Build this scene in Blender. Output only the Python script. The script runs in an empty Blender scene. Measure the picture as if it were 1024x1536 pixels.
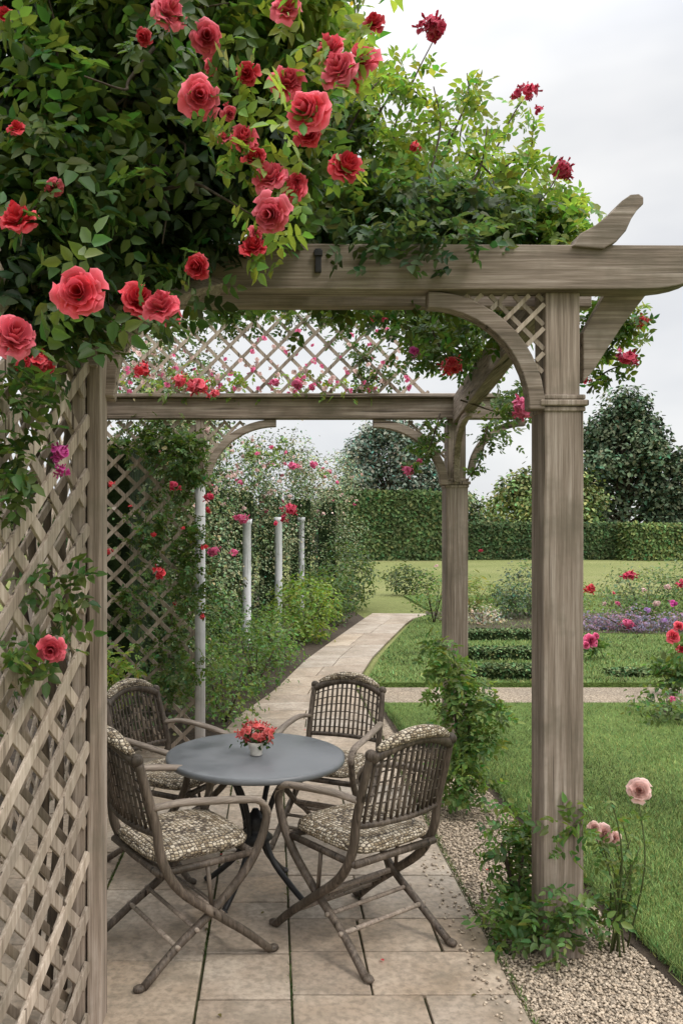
import bpy, math, numpy as np
from mathutils import Vector
rng=np.random.default_rng(11)
sc=bpy.context.scene
F=1250.0; H=1.55
def at(u,v,Y):
    return np.array([(u-410)*Y/F, Y, H-(v-800)*Y/F])
def nz(a):
    return a/np.maximum(np.linalg.norm(a,axis=-1,keepdims=True),1e-9)
# ---------------------------------------------------------------- materials
def newmat(name):
    m=bpy.data.materials.new(name); m.use_nodes=True
    nt=m.node_tree; nt.nodes.clear()
    out=nt.nodes.new('ShaderNodeOutputMaterial')
    b=nt.nodes.new('ShaderNodeBsdfPrincipled')
    nt.links.new(b.outputs[0],out.inputs[0])
    return m,nt,b,out
def nd(nt,t,**k):
    n=nt.nodes.new(t)
    for a,v in k.items(): setattr(n,a,v)
    return n
def ramp(nt,fac,stops):
    r=nd(nt,'ShaderNodeValToRGB'); e=r.color_ramp.elements
    while len(e)<len(stops): e.new(.5)
    for i,(p,c) in enumerate(stops):
        e[i].position=p; e[i].color=(c[0],c[1],c[2],1)
    nt.links.new(fac,r.inputs[0]); return r.outputs[0]
def coords(nt,scale=(1,1,1),kind='Object'):
    tc=nd(nt,'ShaderNodeTexCoord'); mp=nd(nt,'ShaderNodeMapping'); mp.inputs['Scale'].default_value=scale
    nt.links.new(tc.outputs[kind],mp.inputs[0]); return mp.outputs[0]
def noise(nt,vec,scale,detail=5,rough=.55):
    n=nd(nt,'ShaderNodeTexNoise'); n.inputs['Scale'].default_value=scale; n.inputs['Detail'].default_value=min(detail,4)
    n.inputs['Roughness'].default_value=rough; nt.links.new(vec,n.inputs['Vector']); return n.outputs['Fac']
def mix(nt,fac,a,b,mode='MIX'):
    n=nd(nt,'ShaderNodeMix',data_type='RGBA',blend_type=mode)
    for s,v in ((0,fac),(6,a),(7,b)):
        if hasattr(v,'links'): nt.links.new(v,n.inputs[s])
        elif s==0: n.inputs[0].default_value=v
        else: n.inputs[s].default_value=(v[0],v[1],v[2],1)
    return n.outputs[2]
def math_(nt,op,a,b):
    n=nd(nt,'ShaderNodeMath',operation=op)
    for i,v in enumerate((a,b)):
        if hasattr(v,'links'): nt.links.new(v,n.inputs[i])
        else: n.inputs[i].default_value=v
    return n.outputs[0]
def bump(nt,b,h,st,dist):
    n=nd(nt,'ShaderNodeBump'); n.inputs['Strength'].default_value=st; n.inputs['Distance'].default_value=dist
    nt.links.new(h,n.inputs['Height']); nt.links.new(n.outputs[0],b.inputs['Normal'])
def island(nt,lo,hi):
    g=nd(nt,'ShaderNodeNewGeometry'); r=nd(nt,'ShaderNodeMapRange')
    r.inputs['To Min'].default_value=lo; r.inputs['To Max'].default_value=hi
    nt.links.new(g.outputs['Random Per Island'],r.inputs[0]); return r.outputs[0]
def vmul(nt,col,val):
    n=nd(nt,'ShaderNodeVectorMath',operation='SCALE'); nt.links.new(col,n.inputs[0]); nt.links.new(val,n.inputs['Scale']); return n.outputs[0]

def wood(name,axis,cols,rough=.8,isl=(.82,1.15)):
    m,nt,b,o=newmat(name)
    def sc3(a,l): s=[a,a,a]; s[axis]=l; return tuple(s)
    n1=noise(nt,coords(nt,sc3(80,2.2)),1.0,4,.72)
    n0=noise(nt,coords(nt,sc3(14,1.3)),1.0,2,.6)
    n2=noise(nt,coords(nt),4.5,4,.65)
    n3=noise(nt,coords(nt,sc3(48,.9)),1.0,2,.55)
    f=math_(nt,'ADD',math_(nt,'MULTIPLY',n1,.6),math_(nt,'MULTIPLY',n0,.4))
    c=ramp(nt,f,[(.36,cols[0]),(.5,cols[1]),(.64,cols[2])])
    c=mix(nt,ramp(nt,n2,[(.48,(0,0,0)),(.68,(.6,.6,.6))]),c,(cols[1][0]*.55,cols[1][1]*.60,cols[1][2]*.55))
    crack=ramp(nt,n3,[(.30,(.22,.2,.18)),(.36,(1,1,1))])
    c=mix(nt,1.0,c,crack,'MULTIPLY')
    c=vmul(nt,c,island(nt,*isl))
    nt.links.new(c,b.inputs['Base Color']); b.inputs['Roughness'].default_value=rough
    b.inputs['Specular IOR Level'].default_value=.25
    bump(nt,b,math_(nt,'ADD',n1,math_(nt,'MULTIPLY',n3,.8)),.7,.004)
    return m
WC=[(.115,.088,.066),(.25,.197,.155),(.41,.345,.29)]
wx=wood('weathered_wood_x',0,WC); wy=wood('weathered_wood_y',1,WC); wz=wood('weathered_wood_z',2,WC)
WL=[(.22,.17,.125),(.38,.31,.245),(.53,.45,.37)]
wlat=wood('lattice_wood',2,WL,isl=(.7,1.2))
WP=[(.45,.45,.45),(.58,.58,.59),(.68,.68,.70)]
wpale=wood('pale_painted_wood',2,WP)
WCH=[(.035,.027,.02),(.085,.065,.05),(.17,.135,.105)]
wchair=wood('chair_wood',2,WCH,.5,(.8,1.2))
WCA=[(.14,.11,.085),(.25,.20,.16),(.36,.30,.24)]
warm=wood('chair_arm_wood',0,WCA,.55,(.8,1.15))

def leafmat(name,trans=.38,rough=.5):
    m,nt,b,o=newmat(name)
    a=nd(nt,'ShaderNodeAttribute'); a.attribute_name='Col'
    c=a.outputs['Color']
    nt.links.new(c,b.inputs['Base Color']); b.inputs['Roughness'].default_value=rough
    b.inputs['Specular IOR Level'].default_value=.35
    if trans:
        t=nd(nt,'ShaderNodeBsdfTranslucent')
        tc=mix(nt,1.0,c,(1.9,1.9,.9),'MULTIPLY'); nt.links.new(tc,t.inputs[0])
        ms=nd(nt,'ShaderNodeMixShader'); ms.inputs[0].default_value=trans
        nt.links.new(b.outputs[0],ms.inputs[1]); nt.links.new(t.outputs[0],ms.inputs[2]); nt.links.new(ms.outputs[0],o.inputs[0])
    return m
mleaf=leafmat('leaf'); mfar=leafmat('distant_leaf',0,.8)
def petalmat():
    m,nt,b,o=newmat('petal')
    a=nd(nt,'ShaderNodeAttribute'); a.attribute_name='Col'
    nt.links.new(a.outputs['Color'],b.inputs['Base Color']); b.inputs['Roughness'].default_value=.55
    b.inputs['Specular IOR Level'].default_value=.25
    t=nd(nt,'ShaderNodeBsdfTranslucent'); nt.links.new(a.outputs['Color'],t.inputs[0])
    ms=nd(nt,'ShaderNodeMixShader'); ms.inputs[0].default_value=.3
    nt.links.new(b.outputs[0],ms.inputs[1]); nt.links.new(t.outputs[0],ms.inputs[2]); nt.links.new(ms.outputs[0],o.inputs[0])
    return m
mpetal=petalmat()
def simple(name,stops,scale,rough=.8,bs=.4,bd=.01,sc3=(1,1,1),isl=None,spec=.3,metal=0,detail=4):
    m,nt,b,o=newmat(name)
    n=noise(nt,coords(nt,sc3),scale,detail,.6)
    c=ramp(nt,n,stops)
    if isl: c=vmul(nt,c,island(nt,*isl))
    nt.links.new(c,b.inputs['Base Color']); b.inputs['Roughness'].default_value=rough
    b.inputs['Specular IOR Level'].default_value=spec; b.inputs['Metallic'].default_value=metal
    bump(nt,b,n,bs,bd); return m
mbark=simple('bark',[(.3,(.03,.022,.016)),(.7,(.10,.075,.05))],14,.9,.6,.01,(3,3,.6))
mstem=simple('green_stem',[(.3,(.05,.07,.02)),(.7,(.10,.12,.04))],20)
mhub=simple('dark_iron',[(.3,(.012,.012,.013)),(.7,(.03,.028,.027))],40,.45,.2,.002)
msoil=simple('soil',[(.3,(.03,.022,.015)),(.7,(.075,.055,.038))],18,.95,.8,.02)
mcup=simple('pot_glaze',[(.3,(.55,.52,.46)),(.7,(.66,.63,.57))],30,.4,.1,.001)
mpebble=simple('pebble',[(.3,(.34,.265,.19)),(.7,(.48,.40,.31))],60,.85,.2,.001,isl=(.45,1.4),detail=2)
def slabmat():
    m,nt,b,o=newmat('sandstone_slab')
    v=coords(nt)
    n1=noise(nt,v,2.3,4,.65); n2=noise(nt,v,42,3,.65); n3=noise(nt,v,6,4,.7)
    c=ramp(nt,n1,[(.32,(.27,.215,.16)),(.52,(.365,.305,.245)),(.70,(.44,.385,.32))])
    g=nd(nt,'ShaderNodeNewGeometry')
    tint=ramp(nt,g.outputs['Random Per Island'],[(0,(.84,.80,.76)),(.35,(1.02,.97,.90)),(.65,(.92,.93,.94)),(1,(1.13,1.07,1.0))])
    c=mix(nt,1.0,c,tint,'MULTIPLY')
    c=mix(nt,1.0,c,ramp(nt,n2,[(.35,(.70,.70,.69)),(.6,(1.06,1.05,1.04))]),'MULTIPLY')
    c=mix(nt,ramp(nt,n3,[(.50,(0,0,0)),(.66,(.55,.55,.55))]),c,(.18,.15,.11))
    nt.links.new(c,b.inputs['Base Color']); b.inputs['Roughness'].default_value=.68
    b.inputs['Specular IOR Level'].default_value=.4
    h=math_(nt,'ADD',n1,math_(nt,'MULTIPLY',n2,.3)); bump(nt,b,h,.6,.014)
    return m
mslab=slabmat()
mjoint=simple('mossy_joint',[(.35,(.04,.042,.02)),(.65,(.085,.09,.04))],14,.95,.7,.01)
def gravmat():
    m,nt,b,o=newmat('gravel')
    v=coords(nt)
    vo=nd(nt,'ShaderNodeTexVoronoi'); vo.inputs['Scale'].default_value=85; nt.links.new(v,vo.inputs['Vector'])
    bw=nd(nt,'ShaderNodeSeparateColor'); nt.links.new(vo.outputs['Color'],bw.inputs[0])
    c=ramp(nt,bw.outputs[0],[(0,(.20,.155,.11)),(.5,(.35,.28,.205)),(1,(.50,.43,.34))])
    c=mix(nt,1.0,c,ramp(nt,vo.outputs['Distance'],[(.2,(1,1,1)),(.75,(.45,.43,.4))]),'MULTIPLY')
    c=mix(nt,1.0,c,ramp(nt,noise(nt,v,2,3),[(.3,(.8,.8,.8)),(.7,(1.1,1.08,1.05))]),'MULTIPLY')
    nt.links.new(c,b.inputs['Base Color']); b.inputs['Roughness'].default_value=.9
    inv=math_(nt,'SUBTRACT',1.0,vo.outputs['Distance']); bump(nt,b,inv,.8,.006)
    return m
mgrav=gravmat()
def grassmat(name,a,bb,c3,s=.6):
    m,nt,b,o=newmat(name); v=coords(nt)
    n1=noise(nt,v,s,4,.6); n2=noise(nt,v,45,2,.7); n3=noise(nt,v,6,3,.6)
    c=ramp(nt,n1,[(.32,a),(.52,bb),(.7,c3)])
    c=mix(nt,1.0,c,ramp(nt,n2,[(.3,(.6,.6,.6)),(.7,(1.25,1.25,1.2))]),'MULTIPLY')
    c=mix(nt,1.0,c,ramp(nt,n3,[(.3,(.82,.85,.8)),(.7,(1.12,1.1,1.05))]),'MULTIPLY')
    nt.links.new(c,b.inputs['Base Color']); b.inputs['Roughness'].default_value=.9; b.inputs['Specular IOR Level'].default_value=.1
    bump(nt,b,n2,.9,.03); return m
mlawn=grassmat('lawn_grass',(.085,.125,.035),(.105,.155,.042),(.14,.19,.06))
mmeadow=grassmat('meadow_grass',(.15,.175,.06),(.20,.215,.085),(.25,.25,.115),.12)
mhedge=simple('hedge_core',[(.35,(.008,.018,.005)),(.65,(.03,.055,.014))],9,.95,.9,.08)
def weavemat():
    m,nt,b,o=newmat('woven_cushion')
    v=coords(nt,(1,1.0,1.6))
    vo=nd(nt,'ShaderNodeTexVoronoi',feature='DISTANCE_TO_EDGE'); vo.inputs['Scale'].default_value=62; vo.inputs['Randomness'].default_value=.4
    nt.links.new(v,vo.inputs['Vector'])
    vc=nd(nt,'ShaderNodeTexVoronoi'); vc.inputs['Scale'].default_value=62; vc.inputs['Randomness'].default_value=.4; nt.links.new(v,vc.inputs['Vector'])
    bw=nd(nt,'ShaderNodeSeparateColor'); nt.links.new(vc.outputs['Color'],bw.inputs[0])
    c=ramp(nt,bw.outputs[0],[(.1,(.22,.165,.10)),(.45,(.44,.36,.25)),(.9,(.64,.56,.44))])
    c=mix(nt,ramp(nt,vo.outputs['Distance'],[(.04,(0,0,0)),(.17,(1,1,1))]),(.05,.034,.022),c)
    nt.links.new(c,b.inputs['Base Color']); b.inputs['Roughness'].default_value=.8
    bump(nt,b,vo.outputs['Distance'],.9,.01); return m
mweave=weavemat()
def tablemat():
    m,nt,b,o=newmat('slate_table')
    n=noise(nt,coords(nt),7,4,.65)
    c=ramp(nt,n,[(.3,(.10,.108,.118)),(.7,(.155,.163,.173))])
    nt.links.new(c,b.inputs['Base Color'])
    nt.links.new(ramp(nt,n,[(.3,(.28,.28,.28)),(.7,(.5,.5,.5))]),b.inputs['Roughness']); b.inputs['Specular IOR Level'].default_value=.5
    bump(nt,b,n,.1,.004); return m
mtable=tablemat()

# ---------------------------------------------------------------- builders
def link(o,parent=None):
    sc.collection.objects.link(o)
    if parent: o.parent=parent
    return o
def empty(name,loc=(0,0,0),rz=0,s=1):
    e=bpy.data.objects.new(name,None); e.location=loc; e.rotation_euler=(0,0,rz); e.empty_display_size=.1; e.scale=(s,s,s)
    return link(e)
class MB:
    def __init__(s): s.v=[]; s.f=[]; s.sm=[]
    def add(s,vs,fs,smooth=False):
        o=len(s.v); s.v+= [tuple(map(float,x)) for x in vs]; s.f+=[tuple(i+o for i in f) for f in fs]; s.sm+=[smooth]*len(fs)
    def obox(s,c,ex,ey,ez):
        c,ex,ey,ez=map(np.array,(c,ex,ey,ez)); vs=[]
        for z in(-1,1):
            for x,y in((-1,-1),(1,-1),(1,1),(-1,1)): vs.append(c+x*ex+y*ey+z*ez)
        s.add(vs,[(3,2,1,0),(4,5,6,7),(0,1,5,4),(1,2,6,5),(2,3,7,6),(3,0,4,7)])
    def box(s,c,d):
        s.obox(c,(d[0]/2,0,0),(0,d[1]/2,0),(0,0,d[2]/2))
    def prism(s,poly,axis,a,b):
        n=len(poly)
        def mk(p,t):
            if axis=='y': return (p[0],t,p[1])
            if axis=='z': return (p[0],p[1],t)
            return (t,p[0],p[1])
        vs=[mk(p,a) for p in poly]+[mk(p,b) for p in poly]
        fs=[tuple(range(n)),tuple(range(2*n-1,n-1,-1))]+[(i,n+i,n+(i+1)%n,(i+1)%n) for i in range(n)]
        s.add(vs,fs)
    def tube(s,pts,r,n=8,sub=5,sq=None):
        pts=[np.array(p,float) for p in pts]
        if sub>1 and len(pts)>2:
            P=[2*pts[0]-pts[1]]+pts+[2*pts[-1]-pts[-2]]; q=[]
            for i in range(1,len(P)-2):
                for k in range(sub):
                    t=k/sub; p0,p1,p2,p3=P[i-1:i+3]
                    q.append(.5*((2*p1)+(p2-p0)*t+(2*p0-5*p1+4*p2-p3)*t*t+(3*p1-p0-3*p2+p3)*t**3))
            q.append(pts[-1])
        else: q=pts
        m=len(q); R=np.interp(np.linspace(0,1,m),np.linspace(0,1,len(r)),r) if hasattr(r,'__len__') else [r]*m
        vs=[];fs=[]
        d0=nz(q[1]-q[0]); ref=np.array((0,0,1.)) if abs(d0[2])<.8 else np.array((0,1.,0))
        for i in range(m):
            d=nz(q[min(i+1,m-1)]-q[max(i-1,0)])
            a=nz(np.cross(d,ref)); b=np.cross(a,d); ref=b
            for k in range(n):
                an=2*math.pi*(k+.5)/n
                ca,sa=math.cos(an),math.sin(an)
                if sq: ca*=sq[0]; sa*=sq[1]
                vs.append(q[i]+R[i]*(ca*a+sa*b))
        for i in range(m-1):
            for k in range(n):
                fs.append((i*n+k,i*n+(k+1)%n,(i+1)*n+(k+1)%n,(i+1)*n+k))
        fs.append(tuple(range(n-1,-1,-1))); fs.append(tuple((m-1)*n+k for k in range(n)))
        s.add(vs,fs,n>4)
    def ball(s,c,r,n=10,m=6):
        vs=[(c[0],c[1],c[2]-r[2])];fs=[]
        for i in range(1,m):
            t=math.pi*i/m
            for k in range(n):
                a=2*math.pi*k/n; vs.append((c[0]+r[0]*math.sin(t)*math.cos(a),c[1]+r[1]*math.sin(t)*math.sin(a),c[2]-r[2]*math.cos(t)))
        vs.append((c[0],c[1],c[2]+r[2]))
        for k in range(n): fs.append((0,1+(k+1)%n,1+k))
        for i in range(m-2):
            for k in range(n):
                a=1+i*n+k;b=1+i*n+(k+1)%n; fs.append((a,b,b+n,a+n))
        L=len(vs)-1;o=1+(m-2)*n
        for k in range(n): fs.append((L,o+k,o+(k+1)%n))
        s.add(vs,fs,True)
    def lathe(s,prof,c,n=32):
        vs=[];fs=[];m=len(prof)
        for r,z in prof:
            for k in range(n):
                a=2*math.pi*k/n; vs.append((c[0]+r*math.cos(a),c[1]+r*math.sin(a),c[2]+z))
        for i in range(m-1):
            for k in range(n): fs.append((i*n+k,i*n+(k+1)%n,(i+1)*n+(k+1)%n,(i+1)*n+k))
        fs.append(tuple(range(n-1,-1,-1))); fs.append(tuple((m-1)*n+k for k in range(n)))
        s.add(vs,fs,True)
    def build(s,name,mat,parent=None,bevel=0):
        me=bpy.data.meshes.new(name); me.from_pydata(s.v,[],s.f)
        me.polygons.foreach_set('use_smooth',s.sm); me.materials.append(mat); me.update()
        o=link(bpy.data.objects.new(name,me),parent)
        if bevel:
            b=o.modifiers.new('bevel','BEVEL'); b.width=bevel; b.segments=2; b.limit_method='ANGLE'; b.angle_limit=math.radians(40)
        return o
def fast(name,V,Fc,col,mat,parent=None,smooth=False):
    V=np.asarray(V,np.float32); Fc=np.asarray(Fc,np.int32); k=Fc.shape[1]
    me=bpy.data.meshes.new(name)
    me.vertices.add(len(V)); me.vertices.foreach_set('co',V.ravel())
    me.loops.add(Fc.size); me.loops.foreach_set('vertex_index',Fc.ravel())
    me.polygons.add(len(Fc)); me.polygons.foreach_set('loop_start',np.arange(0,Fc.size,k,dtype=np.int32))
    if smooth: me.polygons.foreach_set('use_smooth',np.ones(len(Fc),bool))
    me.update(calc_edges=True)
    if col is not None:
        a=me.color_attributes.new('Col','FLOAT_COLOR','POINT')
        c=np.ones((len(V),4),np.float32); c[:,:3]=col; a.data.foreach_set('color',c.ravel())
    me.materials.append(mat); me.validate()
    return link(bpy.data.objects.new(name,me),parent)
TA=np.array([0,.25,.62,1,.62,.25]); TS=np.array([0,.5,.42,0,-.42,-.5]); TH=np.array([0,.10,.05,-.12,.05,.10])
class Leaves:
    def __init__(s): s.V=[];s.C=[];s.n=0
    def add(s,pos,d,n,L,W,col):
        N=len(pos); L=np.broadcast_to(L,(N,)); W=np.broadcast_to(W,(N,))
        side=np.cross(d,n)
        V=pos[:,None]+d[:,None]*(TA[None,:,None]*L[:,None,None])+side[:,None]*(TS[None,:,None]*W[:,None,None])+n[:,None]*(TH[None,:,None]*L[:,None,None])
        s.V.append(V.reshape(-1,3)); s.C.append(np.repeat(np.clip(col,0.002,.95),6,axis=0)); s.n+=N
    def build(s,name,parent=None,mat=None):
        b=np.arange(s.n)*6
        Fc=np.stack([np.stack([b,b+1,b+2,b+3],1),np.stack([b,b+3,b+4,b+5],1)],1).reshape(-1,4)
        return fast(name,np.concatenate(s.V),Fc,np.concatenate(s.C),mat or mleaf,parent)
def orient(N,out,up=.6,ow=.6,droop=.35):
    n=rng.normal(size=(N,3))*.5+np.array((0,0,up))+out*ow
    d=rng.normal(size=(N,3))+out*.4-np.array((0,0,droop))
    n=nz(n); d=nz(d-n*(d*n).sum(1,keepdims=True)); return d,n
def cvar(base,N,cl,amt=.25):
    c=np.array(base)[None]*cl[:,None]*(1+rng.normal(size=(N,1))*amt)
    c[:,0]*=1+rng.normal(size=N)*.22
    return c
def sprays(Lv,pos,out,L,base,cl,ratio=.55,up=.6,droop=.35):
    N=len(pos); d,n=orient(N,out,up,.5,droop); side=np.cross(d,n)
    ls=L*rng.uniform(.7,1.25,N)
    for t,sd in((1.7,0),(1.2,1),(1.2,-1),(.5,1),(.5,-1)):
        p=pos+d*(t*ls)[:,None]*.9
        dd=d if sd==0 else nz(d*.55+side*sd*.85+rng.normal(size=(N,3))*.12)
        nn=nz(n+rng.normal(size=(N,3))*.22); nn=nz(nn-dd*(dd*nn).sum(1,keepdims=True))
        l=ls*rng.uniform(.8,1.15,N)
        Lv.add(p,dd,nn,l,l*ratio,cvar(base,N,cl,.15))
def clump(c,rad,ncl,per,sig,shell=.0):
    u=nz(rng.normal(size=(ncl,3))); r=shell+(1-shell)*rng.uniform(0,1,ncl)**(1/2.4)
    cc=np.array(c)+u*np.array(rad)*r[:,None]
    pos=np.repeat(cc,per,axis=0)+rng.normal(size=(ncl*per,3))*sig
    out=np.repeat(u,per,axis=0)
    cl=np.repeat(rng.uniform(.6,1.4,ncl),per)
    return pos,out,cl
def foliage(Lv,blobs,L,base,per=8,sig=.06,kind='spray',ratio=.55,shell=0.,up=.6):
    for bl in blobs:
        c,rad,ncl=bl[:3]; b=np.array(bl[3] if len(bl)>3 else base)
        p,o,cl=clump(c,rad,ncl,per,sig,shell)
        k=p[:,2]>.01; p,o,cl=p[k],o[k],cl[k]
        if kind=='spray': sprays(Lv,p,o,L,b,cl,ratio,up)
        else:
            N=len(p); d,n=orient(N,o,up); l=L*rng.uniform(.6,1.3,N)
            Lv.add(p,d,n,l,l*ratio,cvar(b,N,cl,.2))
class Pet:
    def __init__(s): s.V=[];s.F=[];s.C=[];s.n=0
    def rose(s,pos,R,axis,col,layers=5,nu=5,nv=5,c0=3,jit=.1):
        a=nz(np.array(axis,float)); x=nz(np.cross(a,(.3,.2,1.))); y=np.cross(a,x)
        uu,vv=np.meshgrid(np.linspace(-1,1,nu),np.linspace(0,1,nv)); 
        for l in range(layers):
            t=l/max(layers-1,1); cnt=c0+l; r=R*(.2+.8*t); h=R*(1.0-.62*t)
            ph0=rng.uniform(0,6.28)
            for k in range(cnt):
                j=1+rng.normal()*jit; ph=ph0+6.283*k/cnt+rng.normal()*.14
                half=math.pi/cnt*1.35; ti=rng.normal()*.10*R
                v=vv*(1-.2*uu**2*vv)
                rho=r*j*np.sin(np.clip(v,0,1)*1.45)**.75*(1+.06*np.sin(uu*5+ph*3)*vv)
                zz=-.35*R+ (h*1.15)*v - t*R*.42*v**3.2 + R*.06*np.sin(uu*4+ph*5)*vv*(1+t)+ti*v
                pp=ph+uu*half*(.45+.55*np.sin(np.clip(v*1.6,0,1.57)))
                P=pos+ (rho*np.cos(pp))[...,None]*x+(rho*np.sin(pp))[...,None]*y+zz[...,None]*a
                s.V.append(P.reshape(-1,3))
                g=np.arange(nu*nv).reshape(nv,nu)
                fc=np.stack([g[:-1,:-1],g[:-1,1:],g[1:,1:],g[1:,:-1]],-1).reshape(-1,4)+s.n
                s.F.append(fc); s.n+=nu*nv
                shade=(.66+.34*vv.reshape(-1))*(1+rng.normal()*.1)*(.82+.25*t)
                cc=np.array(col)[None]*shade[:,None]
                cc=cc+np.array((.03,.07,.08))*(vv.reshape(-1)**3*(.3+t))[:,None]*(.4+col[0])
                s.C.append(np.clip(cc,0,.95))
    def cluster(s,pos,R,n,col,r=None,axis=(0,-1,.25)):
        r=r or R*.42; a=nz(np.array(axis,float))
        for i in range(n):
            d=nz(rng.normal(size=3)+a*.9); p=pos+d*R*rng.uniform(.35,1)*np.array((1,1,.75))
            s.rose(p,r*rng.uniform(.7,1.15),d,np.array(col)*rng.uniform(.7,1.25),2,4,3,4,.15)
    def build(s,name,parent=None):
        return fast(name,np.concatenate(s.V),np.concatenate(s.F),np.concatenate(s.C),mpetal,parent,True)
CORAL=(.80,.075,.11); RED=(.66,.022,.035); CRIM=(.60,.018,.07); PINK=(.78,.11,.26); PALE=(.80,.52,.47); MAG=(.60,.04,.28)

def lattice(mb,O,U,V,w,h,pitch,sw,th,inside=None,offs=1.0):
    O=np.array(O,float);U=nz(np.array(U,float));V=nz(np.array(V,float));N=np.cross(U,V)
    for sg in(1,-1):
        d=np.array((1,sg))/math.sqrt(2); p=np.array((-sg,1))/math.sqrt(2)
        cs=[np.dot(p,q) for q in((0,0),(w,0),(0,h),(w,h))]
        c=min(cs)+pitch*.4
        while c<max(cs):
            t=np.arange(-(w+h),w+h,.008); X=p[0]*c+d[0]*t; Y=p[1]*c+d[1]*t
            ok=(X>=0)&(X<=w)&(Y>=0)&(Y<=h)
            if inside is not None: ok&=inside(X,Y)
            idx=np.where(ok)[0]
            if len(idx):
                for run in np.split(idx,np.where(np.diff(idx)>1)[0]+1):
                    if len(run)<4: continue
                    t0,t1=t[run[0]],t[run[-1]]; tm=(t0+t1)/2; hl=(t1-t0)/2
                    cc=O+U*(p[0]*c+d[0]*tm)+V*(p[1]*c+d[1]*tm)+N*sg*th*.51*offs
                    mb.obox(cc,(U*d[0]+V*d[1])*hl,(U*p[0]+V*p[1])*sw/2,N*th/2)
            c+=pitch*(1+rng.normal()*.02)

# ================================================================ PERGOLA
perg=empty('garden_pergola')
Z=MB(); X_=MB(); Y_=MB(); L_=MB(); PL=MB()
def post(mb,x,y,w,wu,zc,zt):
    mb.box((x,y,zc/2-.005),(w,w,zc-.01+.0)); mb.box((x,y,(zc+zt)/2),(wu,wu,zt-zc))
    mb.box((x,y,zc+.004),(w+.03,w+.03,.022)); mb.box((x,y,zc+.026),(w+.012,w+.012,.018)); mb.box((x,y,zc-.018),(w+.012,w+.012,.018))
post(Z,1.054,3.103,.146,.126,2.02,2.43)
post(Z,1.254,5.77,.15,.125,1.89,2.33)
Z.box((-.553,2.62,1.21),(.044,.10,2.42)); Z.box((-.60,2.60,1.21),(.04,.07,2.40))
Z.box((-1.24,5.74,1.16),(.09,.09,2.32)); Z.box((-1.24,3.1,1.2),(.09,.09,2.4))
Z.box((-.5,5.70,2.115),(.055,.055,.43))
arc=[(1.33+.22*math.sin(t),2.43+.075*(1-math.cos(t))) for t in np.linspace(0,1.57,8)]
X_.prism([(-1.45,2.43)]+arc+[(1.66,2.505),(1.72,2.53),(1.72,2.587),(-1.45,2.60)],'y',3.0,3.1)
X_.box((-.05,3.30,2.515),(2.6,.05,.15))
X_.box((.2,5.70,2.398),(3.0,.09,.135)); X_.box((.1,5.68,2.482),(2.85,.13,.026))
def obeam(mb,p,q,w,h):
    p=np.array(p,float);q=np.array(q,float);d=(q-p)/2;s=nz(np.cross(d,(0,0,1)))*w/2;u=nz(np.cross(s,d))*h/2
    mb.obox((p+q)/2,d,s,u)
obeam(Y_,(1.054,3.115,2.515),(1.254,5.64,2.385),.08,.18)
obeam(Y_,(-1.24,3.115,2.515),(-1.24,5.64,2.41),.075,.15)
hp=[(856,371),(902,375),(922,364),(936,348),(944,330),(952,318),(962,308),(962,298),(955,293),(943,294),(930,303),(912,322),(890,340),(868,352)]
X_.prism([(at(u,v,3.0)[0],at(u,v,3.0)[2]) for u,v in hp],'y',2.985,3.075)
def arch(mb,cx,cz,rx,rz,w,y0,y1,sgn=1):
    ts=np.linspace(0,math.pi/2,14)
    o=[(cx+sgn*(rx)*math.sin(t),cz+(rz)*math.cos(t)) for t in ts]
    i=[(cx+sgn*(rx-w)*math.sin(t),cz+(rz-w)*math.cos(t)) for t in ts][::-1]
    mb.prism(o+i,'y',y0,y1)
arch(X_,.56,2.00,.425,.428,.058,3.02,3.08)
arch(X_,.68,1.88,.51,.448,.055,5.67,5.73)
arch(X_,.02,1.88,.50,.448,.05,5.67,5.73,-1)
arch(X_,1.72,1.95,.39,.38,.045,5.69,5.74,-1)
X_.prism([(at(u,v,3.13)[0],at(u,v,3.13)[2]) for u,v in[(872,500),(905,441),(968,441),(930,490),(888,556),(872,575)]],'y',3.115,3.165)
def sweepy(x0,y0,z0,x1,y1,z1,r):
    pts=[(x0+(x1-x0)*math.sin(t),y0+(y1-y0)*(1-math.cos(t)),z0+(z1-z0)*math.sin(t)) for t in np.linspace(0,1.57,8)]
    Y_.tube(pts,r,4,1)
sweepy(1.25,5.69,1.9,1.22,5.2,2.30,.03)
X_.tube([(-.53,2.66,1.98),(-.515,2.70,2.12),(-.45,2.78,2.26),(-.33,2.88,2.37),(-.2,2.99,2.44)],.036,4,4)
X_.tube([(-.56,2.58,2.06),(-.53,2.62,2.2),(-.47,2.70,2.34),(-.40,2.8,2.42)],.026,4,4)
ir=MB(); ir.box((at(477,0,3)[0],2.995,2.53),(.022,.012,.085)); ir.box((at(477,0,3)[0],2.99,2.555),(.03,.016,.02)); ir.build('iron_strap',mhub,perg,.002)
lattice(L_,(.56,3.05,2.0),(1,0,0),(0,0,1),.43,.425,.062,.016,.008,lambda a,b:(a*a+b*b)>.43**2)
lattice(L_,(.68,5.7,1.88),(1,0,0),(0,0,1),.5,.44,.075,.018,.008,lambda a,b:((a/.51)**2+(b/.448)**2)>1.02)
lattice(L_,(-.48,5.7,1.88),(1,0,0),(0,0,1),.5,.44,.075,.018,.008,lambda a,b:(((.5-a)/.5)**2+(b/.448)**2)>1.02)
lattice(L_,(-1.2,5.7,2.495),(1,0,0),(0,0,1),2.3,.62,.118,.022,.01,lambda a,b:(a<2.28-b*.62))
lattice(L_,(-1.2,5.7,.05),(1,0,0),(0,0,1),.68,2.27,.11,.026,.01)
lattice(L_,(-1.24,3.15,.05),(0,1,0),(0,0,1),2.55,2.3,.13,.028,.01)
T=MB()
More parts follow.
